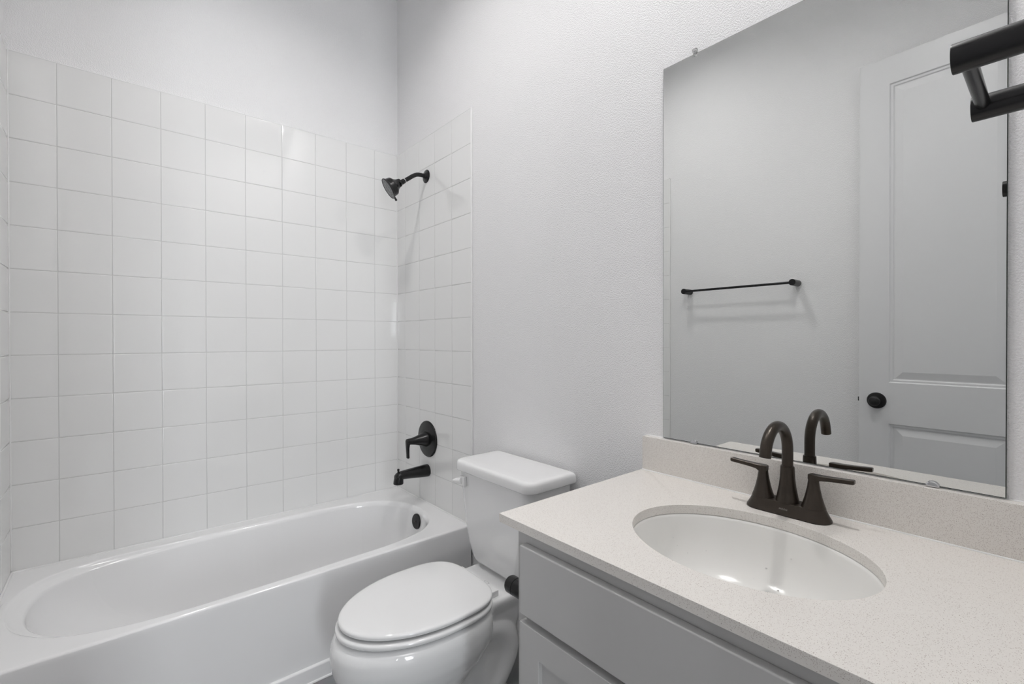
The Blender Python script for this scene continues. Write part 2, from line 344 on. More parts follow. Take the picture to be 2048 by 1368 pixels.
# ------------------------------------------------------------------ bathtub
def bathtub():
    t = thing('bathtub', 'white alcove bathtub with an oval basin below the square tiled wall', 'bathtub', (0.744, -0.35, 0))
    inner = [(1.129,-0.650),(0.963,-0.656),(0.782,-0.661),(0.624,-0.664),(0.485,-0.666),(0.362,-0.658),(0.272,-0.640),(0.194,-0.612),
             (0.143,-0.580),(0.100,-0.537),(0.066,-0.486),(0.046,-0.429),(0.036,-0.365),(0.037,-0.297),(0.048,-0.235),(0.070,-0.178),(0.112,-0.130),
             (0.175,-0.096),(0.250,-0.080),(0.340,-0.075),(0.551,-0.075),(0.738,-0.077),(0.949,-0.080),(1.100,-0.090),(1.215,-0.112),(1.308,-0.160),
             (1.372,-0.235),(1.402,-0.312),(1.408,-0.385),(1.398,-0.462),(1.374,-0.530),(1.329,-0.583),(1.262,-0.622)]
    curve = spline([(x, y, 0) for x, y in inner], 6, True)
    cx, cy = 0.74, -0.36
    X0, X1, Y0, Y1 = 0.002, TR-0.002, -0.703, -0.004
    angs = sorted([2*PI*i/180 for i in range(180)] + [math.atan2(y-cy, x-cx) % (2*PI) for x in (X0, X1) for y in (Y0, Y1)])
    pol = sorted([(math.atan2(p.y-cy, p.x-cx) % (2*PI), (p.xy-Vector((cx, cy))).length) for p in curve])
    def rin(a):
        for k in range(len(pol)):
            a0, r0 = pol[k-1]; a1, r1 = pol[k]
            if k == 0: a0 -= 2*PI
            if a0 <= a <= a1: return r0 + (r1-r0)*(a-a0)/max(a1-a0, 1e-9)
        a0, r0 = pol[-1]; a1, r1 = pol[0][0]+2*PI, pol[0][1]
        return r0 + (r1-r0)*(a-a0)/(a1-a0)
    def rout(a, x0, x1, y0, y1):
        c, s = math.cos(a), math.sin(a); r = 1e9
        if c > 1e-9: r = min(r, (x1-cx)/c)
        if c < -1e-9: r = min(r, (x0-cx)/c)
        if s > 1e-9: r = min(r, (y1-cy)/s)
        if s < -1e-9: r = min(r, (y0-cy)/s)
        return r
    def outer(z, dy=0.0, ins=0.0):
        out = []
        for a in angs:
            # corner directions are measured on the nominal rectangle so corners stay corners
            r = rout(a, X0, X1, Y0, Y1); x, y = cx + r*math.cos(a), cy + r*math.sin(a)
            x = min(max(x, X0+ins), X1-ins); y = min(max(y, Y0+ins), Y1-ins)
            if y < -0.05: y += -dy*(y-Y1)/(Y0-Y1) if True else 0
            out.append(Vector((x, y, z)))
        return out
    def inn(z, off=0.0, lx=0.0, rx=0.0, sy=1.0):
        out = []
        for a in angs:
            r = rin(a) + off; x, y = cx + r*math.cos(a), cy + r*math.sin(a)
            f = (x-0.036)/(1.408-0.036)
            x = x + lx*(1-f) - rx*f
            y = -0.365 + (y+0.365)*sy
            out.append(Vector((x, y, z)))
        return out
    rings = [outer(0.0, 0.024), outer(0.050, 0.024), outer(0.055, 0.0215), outer(0.057, 0.0145), outer(0.20, 0.010), outer(0.335, 0.005), outer(0.350, 0.0045), outer(0.3605, 0.0040),
             outer(0.3635, 0.002, 0.0), outer(0.3655, 0.0, 0.0005), outer(0.3667, 0.0, 0.0025), outer(ZR, 0.0, 0.0050), outer(ZR, 0.0, 0.011),
             inn(ZR, 0.026), inn(ZR, 0.016), inn(ZR-0.0004, 0.010), inn(ZR-0.003, 0.004), inn(ZR-0.009, 0.0)]
    # gentle inner slope just below the lip, widest at the sloping backrest end
    def lipped(z, q):
        out = []
        for p in inn(z):
            l = min(max((0.62-p.x)/0.60, 0), 1); k = q*(0.006 + 0.030*l*l*(3-2*l))
            c = Vector((0.74, -0.365, z)); out.append(p + (c-p).normalized()*k)
        return out
    rings += [lipped(ZR-0.0125, 0.35), lipped(ZR-0.017, 0.8), lipped(ZR-0.022, 1.0)]
    top = lipped(ZR-0.022, 1.0); D = 0.31; z0 = ZR-0.022
    for u in (0.03, 0.09, 0.17, 0.26, 0.36, 0.46, 0.56, 0.66, 0.75, 0.83, 0.89, 0.935, 0.965, 0.985, 0.996, 0.9995):
        out = []
        for p in top:
            l = min(max((0.95-p.x)/0.90, 0), 1); l = l*l*(3-2*l); n = 7.0 - 4.9*l
            k = max(1-u**n, 0)**(1/n); kx = 1-(1-k)*1.0
            sx = 1 - 0.05*u; c = Vector((0.86, -0.365, 0))
            m_ = 10.0; ky = max(1-u**m_, 0)**(1/m_) * (1-0.13*u)
            out.append(Vector((c.x + (p.x-c.x)*k*sx, c.y + (p.y-c.y)*min(ky, 1)*(k**0.35), z0 - D*u)))
        rings.append(out)
    bm = bmesh.new(); loft(bm, rings, True, True)
    obj('tub_shell', bm, M_acryl, t, angle=60)
    b = bmesh.new()
    tube(b, [(0.003, -0.702, ZR), (0.003, -0.004, ZR)], 0.004, n=8)
    tube(b, [(0.003, -0.004, ZR), (TR-0.003, -0.004, ZR)], 0.004, n=8)
    tube(b, [(TR-0.003, -0.004, ZR), (TR-0.003, -0.702, ZR)], 0.004, n=8)
    tube(b, [(0.002, -0.727, 0.002), (TR-0.002, -0.727, 0.002)], 0.005, n=8)
    obj('caulk_bead', b, M_caulk, t)
    # overflow cover on the basin's end wall
    o = Vector((1.398, -0.385, 0.310)); ax = Vector((-1, -0.05, 0.10)).normalized()
    bm = bmesh.new(); lathe(bm, o, ax, [(-0.012, 0.030), (0.0, 0.036), (0.006, 0.036), (0.009, 0.033), (0.0095, 0.010), (0.0095, 0)], 40)
    ov = obj('overflow_cover', bm, M_black, t); ov['label'] = 'round black overflow cover'
    bm = bmesh.new(); lathe(bm, o + ax*0.0090, ax, [(0, 0.004), (0.002, 0.004), (0.0025, 0.002)], 16)
    obj('screw', bm, M_bronze, ov)
    bm = bmesh.new(); lathe(bm, (1.20, -0.365, ZR-0.3335), (0, 0, 1), [(0, 0.036), (0.004, 0.036), (0.005, 0.030), (0.004, 0.018), (0.010, 0.017), (0.012, 0.012)], 32)
    obj('drain', bm, M_black, t)
    return t
bathtub()

# ------------------------------------------------------------------ shower head, valve, spout
def shower_head():
    y = -0.325
    t = thing('showerhead', 'black shower head on a bent arm high on the tiled right wall', 'shower head', (TR, y, 2.016))
    bm = bmesh.new(); lathe(bm, (TR, y, 2.016), (-1, 0, 0), [(-0.004, 0.033), (0.002, 0.033), (0.005, 0.030), (0.008, 0.020), (0.013, 0.014), (0.016, 0.011)], 40)
    obj('wall_flange', bm, M_black, t)
    path = spline([(TR-0.004, y, 2.016), (1.455, y, 2.016), (1.432, y, 2.012), (1.410, y, 2.000), (1.390, y, 1.985), (1.366, y, 1.968)], 8)
    bm = bmesh.new(); tube(bm, path, 0.0102, 24); obj('shower_arm', bm, M_black, t)
    ax = Vector((-0.79, 0, -0.61)).normalized(); e = Vector((1.366, y, 1.968))
    bm = bmesh.new(); lathe(bm, e - ax*0.001, ax, [(0, 0.0113), (0.0026, 0.0113)], 24)
    o = obj('sealing_tape', bm, M_caulk, t); o['label'] = 'thin white ring of thread tape'
    bm = bmesh.new(); lathe(bm, e, ax, [(0.002, 0.0118), (0.018, 0.0122), (0.020, 0.0105), (0.024, 0.0105), (0.028, 0.013), (0.034, 0.0155)], 28)
    obj('ball_joint', bm, M_black, t)
    axh = Vector((-0.79, 0.25, -0.56)).normalized(); fc = e + axh*0.0976 + Vector((0.002, 0, 0.005)); ax = axh
    bm = bmesh.new()
    lathe(bm, fc - ax*0.076, ax, [(0, 0.010), (0.003, 0.017), (0.008, 0.019), (0.018, 0.021), (0.028, 0.026), (0.036, 0.034), (0.042, 0.041), (0.046, 0.043), (0.066, 0.046), (0.069, 0.050), (0.074, 0.052), (0.076, 0.051), (0.076, 0.047), (0.0745, 0.045)], 56)
    sh = obj('head_shell', bm, M_black, t)
    bm = bmesh.new(); lathe(bm, fc - ax*0.0035, ax, [(0, 0.046), (0.002, 0.046), (0.0025, 0.030), (0.0032, 0.028), (0.0032, 0.012), (0.0022, 0.010), (0.0022, 0.001)], 48)
    obj('spray_face', bm, M_nozzle, sh)
    d = Vector((ax.z, 0, -ax.x)); d = -d if d.z > 0 else d
    p = fc + d*0.047 - ax*0.008
    bm = bmesh.new(); lathe(bm, p, d, [(0, 0.0045), (0.010, 0.0045), (0.014, 0.0058), (0.019, 0.0052), (0.021, 0.002)], 20)
    obj('spray_lever', bm, M_black, t)
shower_head()
def shower_valve():
    y, z = -0.333, 0.690
    t = thing('shower_valve', 'round black shower valve plate with cone and down-pointing lever', 'valve', (TR, y, z))
    bm = bmesh.new(); lathe(bm, (TR, y, z), (-1, 0, 0), [(-0.004, 0.091), (0.003, 0.091), (0.006, 0.089), (0.008, 0.083), (0.011, 0.060), (0.014, 0.044)], 64)
    obj('wall_plate', bm, M_black, t)
    bm = bmesh.new(); lathe(bm, (TR-0.010, y, z), (-1, 0, 0), [(0, 0.038), (0.004, 0.038), (0.020, 0.034), (0.040, 0.0265), (0.062, 0.020), (0.085, 0.016), (0.104, 0.0148), (0.108, 0.013), (0.109, 0.008)], 48)
    c = obj('valve_cone', bm, M_black, t)
    bm = bmesh.new()
    rings = []
    for zz, hx, hy, dx in ((z+0.011, 0.005, 0.010, 0.001), (z+0.004, 0.009, 0.013, 0), (z-0.012, 0.0085, 0.013, 0), (z-0.03, 0.0065, 0.011, -0.001), (z-0.060, 0.0060, 0.0095, 0.0), (z-0.078, 0.0062, 0.009, 0.001), (z-0.081, 0.004, 0.007, 0.001)):
        rings.append(rrect(TR-0.112+dx, y, hx, hy, min(hx, hy)*0.8, zz, 5))
    loft(bm, rings); obj('lever_handle', bm, M_black, t)
shower_valve()
def tub_spout():
    y = -0.330
    t = thing('tub_spout', 'black tub spout with diverter pin under the shower valve', 'spout', (TR, y, 0.53))
    bm = bmesh.new()
    rings = []
    n = 28
    for x, zc, rz, ry in ((TR+0.003, 0.530, 0.0305, 0.0305), (TR-0.004, 0.530, 0.0310, 0.0310), (1.470, 0.5305, 0.0305, 0.0305), (1.43, 0.5310, 0.0275, 0.028), (1.39, 0.5318, 0.0240, 0.0255), (1.355, 0.5320, 0.0212, 0.0240), (1.335, 0.5315, 0.0195, 0.0235), (1.322, 0.530, 0.0165, 0.022), (1.313, 0.527, 0.011, 0.018), (1.309, 0.524, 0.004, 0.010)):
        rings.append([Vector((x, y + ry*math.cos(2*PI*k/n), zc + rz*math.sin(2*PI*k/n))) for k in range(n)])
    loft(bm, rings)
    rings = []
    for zz, xc, hx, hy in ((0.545, 1.331, 0.012, 0.014), (0.535, 1.330, 0.019, 0.021), (0.520, 1.329, 0.022, 0.0235), (0.505, 1.3275, 0.0235, 0.0245), (0.496, 1.327, 0.024, 0.025), (0.493, 1.327, 0.023, 0.024), (0.4935, 1.327, 0.018, 0.019), (0.51, 1.327, 0.017, 0.018)):
        rings.append([Vector((xc + hx*math.cos(2*PI*k/n), y + hy*math.sin(2*PI*k/n), zz)) for k in range(n)])
    loft(bm, rings); obj('spout_body', bm, M_black, t, angle=35)
    bm = bmesh.new(); lathe(bm, (1.327, y, 0.540), (0, 0, 1), [(0, 0.0045), (0.016, 0.0045), (0.017, 0.0058), (0.024, 0.0058), (0.0255, 0.004)], 20)
    obj('diverter_pin', bm, M_black, t)
tub_spout()

# ------------------------------------------------------------------ toilet
def egg(xf, xb, w, z, n=56, p=3.4, back=0.0):
    """egg outline: front tip xf, back xb, half width w; widest part a bit back of the middle"""
    out = []
    xm = xf + (xb-xf)*0.59
    for i in range(n):
        a = 2*PI*i/n; c, s = math.cos(a), math.sin(a)
        cc = math.copysign(abs(c)**(2/p), c); ss = math.copysign(abs(s)**(2/p), s)
        if c < 0:
            c2 = math.copysign(abs(c)**(2/1.96), c); s2 = math.copysign(abs(s)**(2/1.96), s)
            out.append(Vector((xm + (xm-xf)*c2, YC + w*s2, z)))
        else: out.append(Vector((xm + (xb-xm)*cc, YC + w*ss, z)))
    return out
def toilet():
    t = thing('toilet', 'white two-piece toilet with closed lid between bathtub and vanity', 'toilet', (1.10, YC, 0))
    bm = bmesh.new()
    # bowl
    loft(bm, [egg(xf, xb, w_, z) for xf, xb, w_, z in (
        (0.83, 1.10, 0.098, 0.02), (0.815, 1.09, 0.100, 0.08), (0.800, 1.10, 0.112, 0.13), (0.775, 1.135, 0.135, 0.18), (0.752, 1.18, 0.160, 0.225),
        (0.737, 1.20, 0.178, 0.268), (0.732, 1.205, 0.184, 0.300), (0.733, 1.205, 0.185, 0.330), (0.742, 1.20, 0.180, 0.349), (0.752, 1.20, 0.172, 0.357), (0.768, 1.20, 0.160, 0.361))])
    # foot
    loft(bm, [rrect(1.05, YC, hx, hy, 0.07, z) for hx, hy, z in ((0.255, 0.118, 0.0), (0.255, 0.118, 0.012), (0.247, 0.108, 0.03), (0.235, 0.100, 0.055), (0.225, 0.095, 0.08))])
    # web between bowl and tank deck
    loft(bm, [rrect(1.15, YC, hx, hy, 0.05, z) for hx, hy, z in ((0.12, 0.098, 0.05), (0.14, 0.098, 0.12), (0.17, 0.100, 0.20), (0.205, 0.102, 0.27), (0.24, 0.106, 0.31), (0.255, 0.118, 0.340))])
    # deck the tank stands on
    loft(bm, [rrect(1.305, YC, hx, hy, 0.035, z) for hx, hy, z in ((0.135, 0.105, 0.30), (0.160, 0.122, 0.335), (0.165, 0.126, 0.352), (0.160, 0.122, 0.3625))])
    loft(bm, [rrect(1.38, YC, hx, hy, 0.03, z) for hx, hy, z in ((0.065, 0.10, 0.345), (0.065, 0.10, 0.375))])
    # trapway relief on both flanks
    for s in (-1, 1):
        yy = YC + s*0.060
        path = spline([(0.93, yy, 0.105), (1.01, yy + s*0.004, 0.125), (1.075, yy + s*0.010, 0.185), (1.14, yy + s*0.010, 0.245), (1.215, yy + s*0.008, 0.262), (1.272, yy + s*0.006, 0.215), (1.282, yy + s*0.004, 0.15), (1.245, yy, 0.085), (1.200, yy, 0.04)], 6)
        tube(bm, path, 0.050, 16)
    body = obj('bowl', bm, M_china, t)
    r = body.modifiers.new('remesh', 'REMESH'); r.mode = 'VOXEL'; r.voxel_size = 0.006; r.use_smooth_shade = True
    s_ = body.modifiers.new('smooth', 'SMOOTH'); s_.factor = 0.5; s_.iterations = 8
    # seat ring and lid
    def slab(name, z0, z1, xf, xb, w_, m, rd, dome=0.0):
        b = bmesh.new()
        e = lambda k, z: egg(xf+k, xb-k, w_-k, z, 72)
        rr = [e(rd*0.5, z0), e(rd*0.12, z0+rd*0.35), e(0, z0+(z1-z0)*0.5), e(rd*0.10, z1-rd*0.55), e(rd*0.45, z1-rd*0.2), e(rd*1.1, z1-rd*0.02), e(rd*2.5, z1+dome*0.4), e(rd*6, z1+dome*0.9), e(0.12, z1+dome)]
        loft(b, rr); return obj(name, b, m, t, angle=70)
    slab('seat', 0.3668, 0.3832, 0.747, 1.203, 0.182, M_seat, 0.008)
    slab('seat_lid', 0.3892, 0.4060, 0.755, 1.205, 0.177, M_seat, 0.009, 0.003)
    for s in (-1, 1):
        b = bmesh.new(); box(b, 1.198, 1.230, YC+s*0.088-0.016, YC+s*0.088+0.016, 0.3615, 0.3820, bev=0.003)
        obj('hinge', b, M_seat, t)
    # tank
    b = bmesh.new()
    def tk(z, xf, hw, rf):
        xb = 1.482; return rrect((xf+xb)/2, YC, (xb-xf)/2, hw, rf, z, 8, rb=min(rf, 0.025))
    loft(b, [tk(0.374, 1.312, 0.124, 0.04), tk(0.3745, 1.302, 0.133, 0.045), tk(0.380, 1.294, 0.141, 0.045), tk(0.394, 1.288, 0.149, 0.045), tk(0.425, 1.283, 0.159, 0.045), tk(0.450, 1.280, 0.166, 0.042), tk(0.52, 1.277, 0.178, 0.040), tk(0.60, 1.275, 0.189, 0.038), tk(0.705, 1.273, 0.200, 0.036), tk(0.712, 1.274, 0.199, 0.035)])
    obj('tank', b, M_china, t, angle=60)
    b = bmesh.new()
    def ld(z, k):
        return rrect((1.259+1.487)/2, YC+0.0, (1.487-1.259)/2-k, 0.2165-k, 0.042-min(k, .02), z, 10, rb=0.016)
    loft(b, [ld(0.703, 0.010), ld(0.7035, 0.003), ld(0.708, 0.0005), ld(0.720, 0.0005), ld(0.729, 0.0012), ld(0.735, 0.0035), ld(0.7385, 0.0075), ld(0.7405, 0.013), ld(0.7412, 0.020), ld(0.7420, 0.05)])
    obj('tank_lid', b, M_china, t, angle=60)
    # flush lever
    b = bmesh.new()
    loft(b, [[Vector((x, YC + yy, zz)) for (yy, zz) in q] for x, q in (
        (1.276, ((0.140, 0.652), (0.172, 0.652), (0.172, 0.684), (0.140, 0.684))), (1.268, ((0.138, 0.650), (0.174, 0.652), (0.174, 0.684), (0.138, 0.686))), (1.262, ((0.141, 0.653), (0.172, 0.655), (0.172, 0.681), (0.141, 0.683))))])
    tube(b, [(1.265, YC+0.160, 0.668), (1.258, YC+0.180, 0.665), (1.254, YC+0.198, 0.662)], [0.013, 0.011, 0.006], 12)
    lv = obj('flush_lever', b, M_seat, t); lv['label'] = 'white flush lever on the tank front'
    # pale maker mark behind the lid
    b = bmesh.new(); n = 24
    ring = [[Vector((1.246 + r_*0.0045*math.cos(2*PI*i/n), YC-0.018 + r_*0.013*math.sin(2*PI*i/n), 0.3668)) for i in range(n)] for r_ in (1, 0.86)]
    loft(b, ring, False, False)
    obj('maker_mark', b, M_glogo, t)
    # bolt cap
    b = bmesh.new(); lathe(b, (1.12, YC-0.100, 0.028), (0, 0, 1), [(0, 0.016), (0.012, 0.015), (0.020, 0.009), (0.022, 0.002)], 20); obj('bolt_cap', b, M_seat, t)
    return t
toilet()
def shutoff():
    t = thing('shutoff_valve', 'small water shut-off valve low on the wall behind the toilet', 'valve', (RW, -1.345, 0.17))
    b = bmesh.new(); lathe(b, (RW, -1.345, 0.17), (-1, 0, 0), [(0, 0.028), (0.003, 0.027), (0.006, 0.012), (0.05, 0.011), (0.052, 0.015), (0.075, 0.015)], 24); obj('valve_body', b, M_black, t)
    b = bmesh.new(); lathe(b, (RW-0.074, -1.345, 0.17), (-1, 0, 0), [(0, 0.006), (0.008, 0.006), (0.009, 0.018), (0.018, 0.018), (0.020, 0.014)], 20); obj('valve_handle', b, M_black, t)
    b = bmesh.new(); tube(b, spline([(RW-0.06, -1.345, 0.183), (RW-0.065, -1.34, 0.26), (RW-0.07, -1.325, 0.32), (RW-0.075, -1.300, 0.366)], 8), 0.006, 12); obj('supply_hose', b, M_braid, t)
shutoff()

# ------------------------------------------------------------------ vanity
VF = 0.953; VL = -1.644; CT = 0.808; CB = 0.788
SCX, SCY, SAX, SAY = 1.194, -2.013, 0.171, 0.2146
def vanity():
    t = thing('vanity_cabinet', 'grey painted vanity cabinet under the speckled countertop', 'cabinet', (1.2, -2.02, 0))
    bm = bmesh.new()
    yb = FWY + 0.002; z1 = CB-0.001
    box(bm, VF+0.019, RW-0.002, VL-0.018, VL, 0.0, z1); box(bm, VF+0.019, RW-0.002, yb, yb+0.018, 0.0, z1)
    box(bm, VF+0.019, RW-0.002, yb+0.018, VL-0.018, 0.10, 0.118); box(bm, RW-0.014, RW-0.002, yb+0.018, VL-0.018, 0.118, z1)
    box(bm, 1.03, 1.045, yb+0.018, VL-0.018, 0.0, 0.10)
    obj('carcass', bm, M_cab, t, smooth=False)
    bm = bmesh.new()
    box(bm, VF, VF+0.019, VL-0.045, VL, 0.10, z1, bev=0.001); box(bm, VF, VF+0.019, yb, yb+0.045, 0.10, z1, bev=0.001)
    box(bm, VF, VF+0.019, yb+0.045, VL-0.045, z1-0.045, z1); box(bm, VF, VF+0.019, yb+0.045, VL-0.045, 0.588, 0.632); box(bm, VF, VF+0.019, yb+0.045, VL-0.045, 0.10, 0.15)
    obj('face_frame', bm, M_cab, t)
    y1 = VL-0.026; y0 = yb+0.026; x0 = VF-0.020
    obj('drawer_front', B(x0, VF-0.0005, y0, y1, 0.618, 0.7615, bev=0.0025, seg=3), M_cab, t)
    ym = (y0+y1)/2
    for a, b_ in ((ym+0.0015, y1), (y0, ym-0.0015)):
        bm = bmesh.new(); s = 0.057; zb, zt = 0.125, 0.602
        # shaker door: frame with chamfered inner edge and recessed panel
        def rc(k, x): return [Vector((x, a+k, zb+k)), Vector((x, b_-k, zb+k)), Vector((x, b_-k, zt-k)), Vector((x, a+k, zt-k))]
        loft(bm, [rc(0, VF-0.0005), rc(0, x0+0.0025), rc(0.0007, x0+0.0007), rc(0.0025, x0), rc(s-0.001, x0), rc(s, x0+0.001), rc(s+0.0005, x0+0.0095), rc(s+0.001, x0+0.0100)], True, True)
        obj('cabinet_door', bm, M_cab, t, angle=30)
vanity()
def countertop():
    t = thing('countertop', 'white speckled quartz countertop with an oval sink cutout over the grey vanity', 'countertop', (1.2, -2.0, CB))
    X0, X1, Y0, Y1 = 0.934, RW-0.001, FWY+0.001, -1.600
    n = 160
    def el(z, k=0): return [Vector((SCX + (SAX+k)*math.cos(a), SCY + (SAY+k)*math.sin(a), z)) for a in A]
    A = sorted([2*PI*i/n for i in range(n)] + [math.atan2(y-SCY, x-SCX) % (2*PI) for x in (X0, X1) for y in (Y0, Y1)])
    def rc(z, k=0):
        out = []
        for a in A:
            c, s = math.cos(a), math.sin(a); r = 1e9
            if c > 1e-9: r = min(r, (X1-SCX)/c)
            if c < -1e-9: r = min(r, (X0-SCX)/c)
            if s > 1e-9: r = min(r, (Y1-SCY)/s)
            if s < -1e-9: r = min(r, (Y0-SCY)/s)
            x, y = SCX + r*c, SCY + r*s
            out.append(Vector((min(max(x, X0+k), X1-k), min(max(y, Y0+k), Y1-k), z)))
        return out
    rings = [rc(CB+0.0008, 0.0008), rc(CT-0.0012), rc(CT-0.0003, 0.0004), rc(CT, 0.0014), el(CT, 0.0015), el(CT-0.0004, 0.0004), el(CT-0.0015, 0), el(CB, 0)]
    bm = bmesh.new(); R = [[bm.verts.new(p) for p in r] for r in rings]; R.append(R[0]); m = len(A)
    for a, b in zip(R, R[1:]):
        for i in range(m):
            j = (i+1) % m; bm.faces.new((a[i], a[j], b[j], b[i]))
    obj('counter_slab', bm, M_quartz, t, angle=30)
    t = thing('backsplash', 'low speckled quartz backsplash strip between countertop and mirror', 'backsplash', (1.485, -2.0, CT))
    obj('backsplash_slab', B(1.4745, RW-0.001, FWY+0.001, -1.603, CT+0.0002, 0.9065, bev=0.0012), M_quartz, t)
    bm = bmesh.new(); tube(bm, [(1.4740, FWY+0.002, CT+0.0005), (1.4740, -1.603, CT+0.0005)], 0.0018, n=8)
    tube(bm, [(RW-0.0005, FWY+0.002, 0.9070), (RW-0.0005, -1.603, 0.9070)], 0.0016, n=8)
    obj('caulk_bead', bm, M_caulk, t)
countertop()
def sink():
    t = thing('sink', 'oval undermount sink set in the quartz countertop', 'sink', (SCX, SCY, 0.66))
    bm = bmesh.new(); n = 96
    def el(k, z): return [Vector((SCX + (SAX*k)*math.cos(2*PI*i/n) , SCY + (SAY*k)*math.sin(2*PI*i/n), z)) for i in range(n)]
    prof = [(1.10, CB-0.0005), (1.02, CB-0.0005), (1.000, CB-0.002), (0.985, CB-0.008), (0.965, CB-0.025), (0.93, CB-0.050), (0.87, CB-0.078), (0.78, CB-0.100), (0.65, CB-0.117), (0.48, CB-0.128), (0.3, CB-0.134), (0.13, CB-0.137)]
    rings = [el(k, z) for k, z in prof] + [el(k+0.04, z-0.008) for k, z in prof[::-1][:-2]] + [el(1.10, CB-0.010)]
    R = [[bm.verts.new(p) for p in r] for r in rings]; R.append(R[0])
    for a, b in zip(R, R[1:]):
        for i in range(n):
            j = (i+1) % n; bm.faces.new((a[i], a[j], b[j], b[i]))
    obj('basin', bm, M_sink, t, angle=60)
    bm = bmesh.new(); lathe(bm, (SCX, SCY, CB-0.139), (0, 0, 1), [(-0.03, 0.022), (0.0, 0.030), (0.003, 0.029), (0.004, 0.022), (0.003, 0.019), (0.008, 0.018), (0.010, 0.012)], 32)
    obj('drain', bm, M_bronze, t)
    # scattered water drops on the basin floor
    bm = bmesh.new(); r3 = random.Random(11)
    pk = [(k, z) for k, z in prof[2:]]
    for i in range(46):
        k = math.sqrt(r3.random())*0.86 + 0.13; a = r3.uniform(0, 2*PI)
        for (k0, z0), (k1, z1) in zip(pk, pk[1:]):
            if k1 <= k <= k0:
                z = z0 + (z1-z0)*(k0-k)/(k0-k1); break
        else: continue
        r_ = r3.choice((0.0011, 0.0015, 0.0019, 0.0024))
        m_ = Matrix.Translation((SCX + SAX*k*math.cos(a), SCY + SAY*k*math.sin(a), z)) @ Matrix.Diagonal((1, 1, 0.5, 1))
        bmesh.ops.create_icosphere(bm, subdivisions=2, radius=r_, matrix=m_)
    o = obj('water_droplets', bm, M_clear, t); o['kind'] = 'stuff'
sink()

# ------------------------------------------------------------------ faucet
def faucet():
    fx, fy = 1.420, -2.013
    t = thing('faucet', 'dark bronze two-handle faucet with high arched spout behind the sink', 'faucet', (fx, fy, CT))
    def stad(hl, hw, z, n=14):
        out = []
        for s, a0 in ((1, 0), (-1, PI)):
            for k in range(n+1):
                a = a0 + PI*k/n
                out.append(Vector((fx + hw*math.cos(a), fy + s*(hl-hw) + hw*math.sin(a), z)))
        return out
    bm = bmesh.new(); loft(bm, [stad(0.0835, 0.0285, CT), stad(0.085, 0.0300, CT+0.0015), stad(0.0845, 0.0295, CT+0.004), stad(0.081, 0.0265, CT+0.010), stad(0.0765, 0.0235, CT+0.018), stad(0.0735, 0.0215, CT+0.025), stad(0.072, 0.0205, CT+0.0265)])
    base = obj('base_plate', bm, M_bronze, t, angle=50)
    bm = bmesh.new(); lathe(bm, (fx, fy, CT+0.024), (0, 0, 1), [(0, 0.0235), (0.002, 0.0235), (0.015, 0.0205), (0.035, 0.0170), (0.055, 0.0148), (0.078, 0.0138), (0.080, 0.0132), (0.080, 0.011)], 40)
    obj('spout_base', bm, M_bronze, t)
    R_, zc = 0.0600, 0.9465
    path = [(fx, fy, CT+0.10), (fx, fy, 0.925), (fx, fy, 0.938)] + [(fx - R_ + R_*math.cos(a), fy, zc + R_*math.sin(a)) for a in [math.radians(k) for k in range(0, 169, 6)]]
    last = Vector(path[-1]); dr = (last - Vector(path[-2])).normalized(); path.append(tuple(last + dr*0.010))
    bm = bmesh.new(); tube(bm, path, 0.0112, 28)
    sp = obj('arched_spout', bm, M_bronze, t)
    e = Vector(path[-1])
    bm = bmesh.new(); lathe(bm, e - dr*0.001, dr, [(0, 0.0085), (0.0015, 0.0085), (0.0015, 0.003)], 20); obj('aerator', bm, M_black, sp)
    for s, tip in ((1, 0.0),(-1, 0.0)):
        hy = fy + s*0.0505
        bm = bmesh.new()
        lathe(bm, (fx, hy, CT+0.025), (0, 0, 1), [(0, 0.0228), (0.0015, 0.0232), (0.010, 0.0200), (0.025, 0.0158), (0.042, 0.0122), (0.058, 0.0100), (0.068, 0.0094), (0.0695, 0.0085)], 36)
        h = obj('handle', bm, M_bronze, t)
        # flat lever blade
        bm = bmesh.new(); rings = []
        for d, hw, zt_, zb_ in ((-0.0092, 0.006, 0.9035, 0.893), (-0.004, 0.0088, 0.9045, 0.886), (0.006, 0.0088, 0.9045, 0.889), (0.014, 0.0080, 0.9045, 0.8940), (0.03, 0.0070, 0.9052, 0.8960), (0.055, 0.0066, 0.9068, 0.8978), (0.0700, 0.0066, 0.9080, 0.8988), (0.0725, 0.0055, 0.9072, 0.8998)):
            y = hy + s*d; c = 0.0012
            rings.append([Vector((fx+a_, y, z_)) for a_, z_ in ((-hw, zb_+c), (-hw+c, zb_), (hw-c, zb_), (hw, zb_+c), (hw, zt_-c), (hw-c, zt_), (-hw+c, zt_), (-hw, zt_-c))])
        loft(bm, rings); obj('lever', bm, M_bronze, h, angle=30)
    # small printed mark on the base front
    cu = bpy.data.curves.new('logo', 'FONT'); cu.body = 'MOEN'; cu.size = 0.0052; cu.align_x = 'CENTER'; cu.align_y = 'CENTER'; cu.extrude = 0.00008; cu.space_character = 1.25
    tmp = bpy.data.objects.new('logo_tmp', cu); COL.objects.link(tmp)
    dg = bpy.context.evaluated_depsgraph_get(); me = bpy.data.meshes.new_from_object(tmp.evaluated_get(dg))
    bpy.data.objects.remove(tmp)
    sl = Vector((-(0.0265-0.0235), 0, 0)) # slope of the base side
    up = Vector((0.0030, 0, 0.008)).normalized(); rt = Vector((0, -1, 0)); nn = rt.cross(up)
    mt = Matrix((rt, up, nn)).transposed().to_4x4(); mt.translation = Vector((fx-0.0253, fy, CT+0.0135))
    me.transform(Matrix.Translation(-Vector((fx, fy, CT))) @ mt); me.materials.append(M_logo)
    lo = bpy.data.objects.new('printed_mark', me); COL.objects.link(lo); lo.parent = base
faucet()

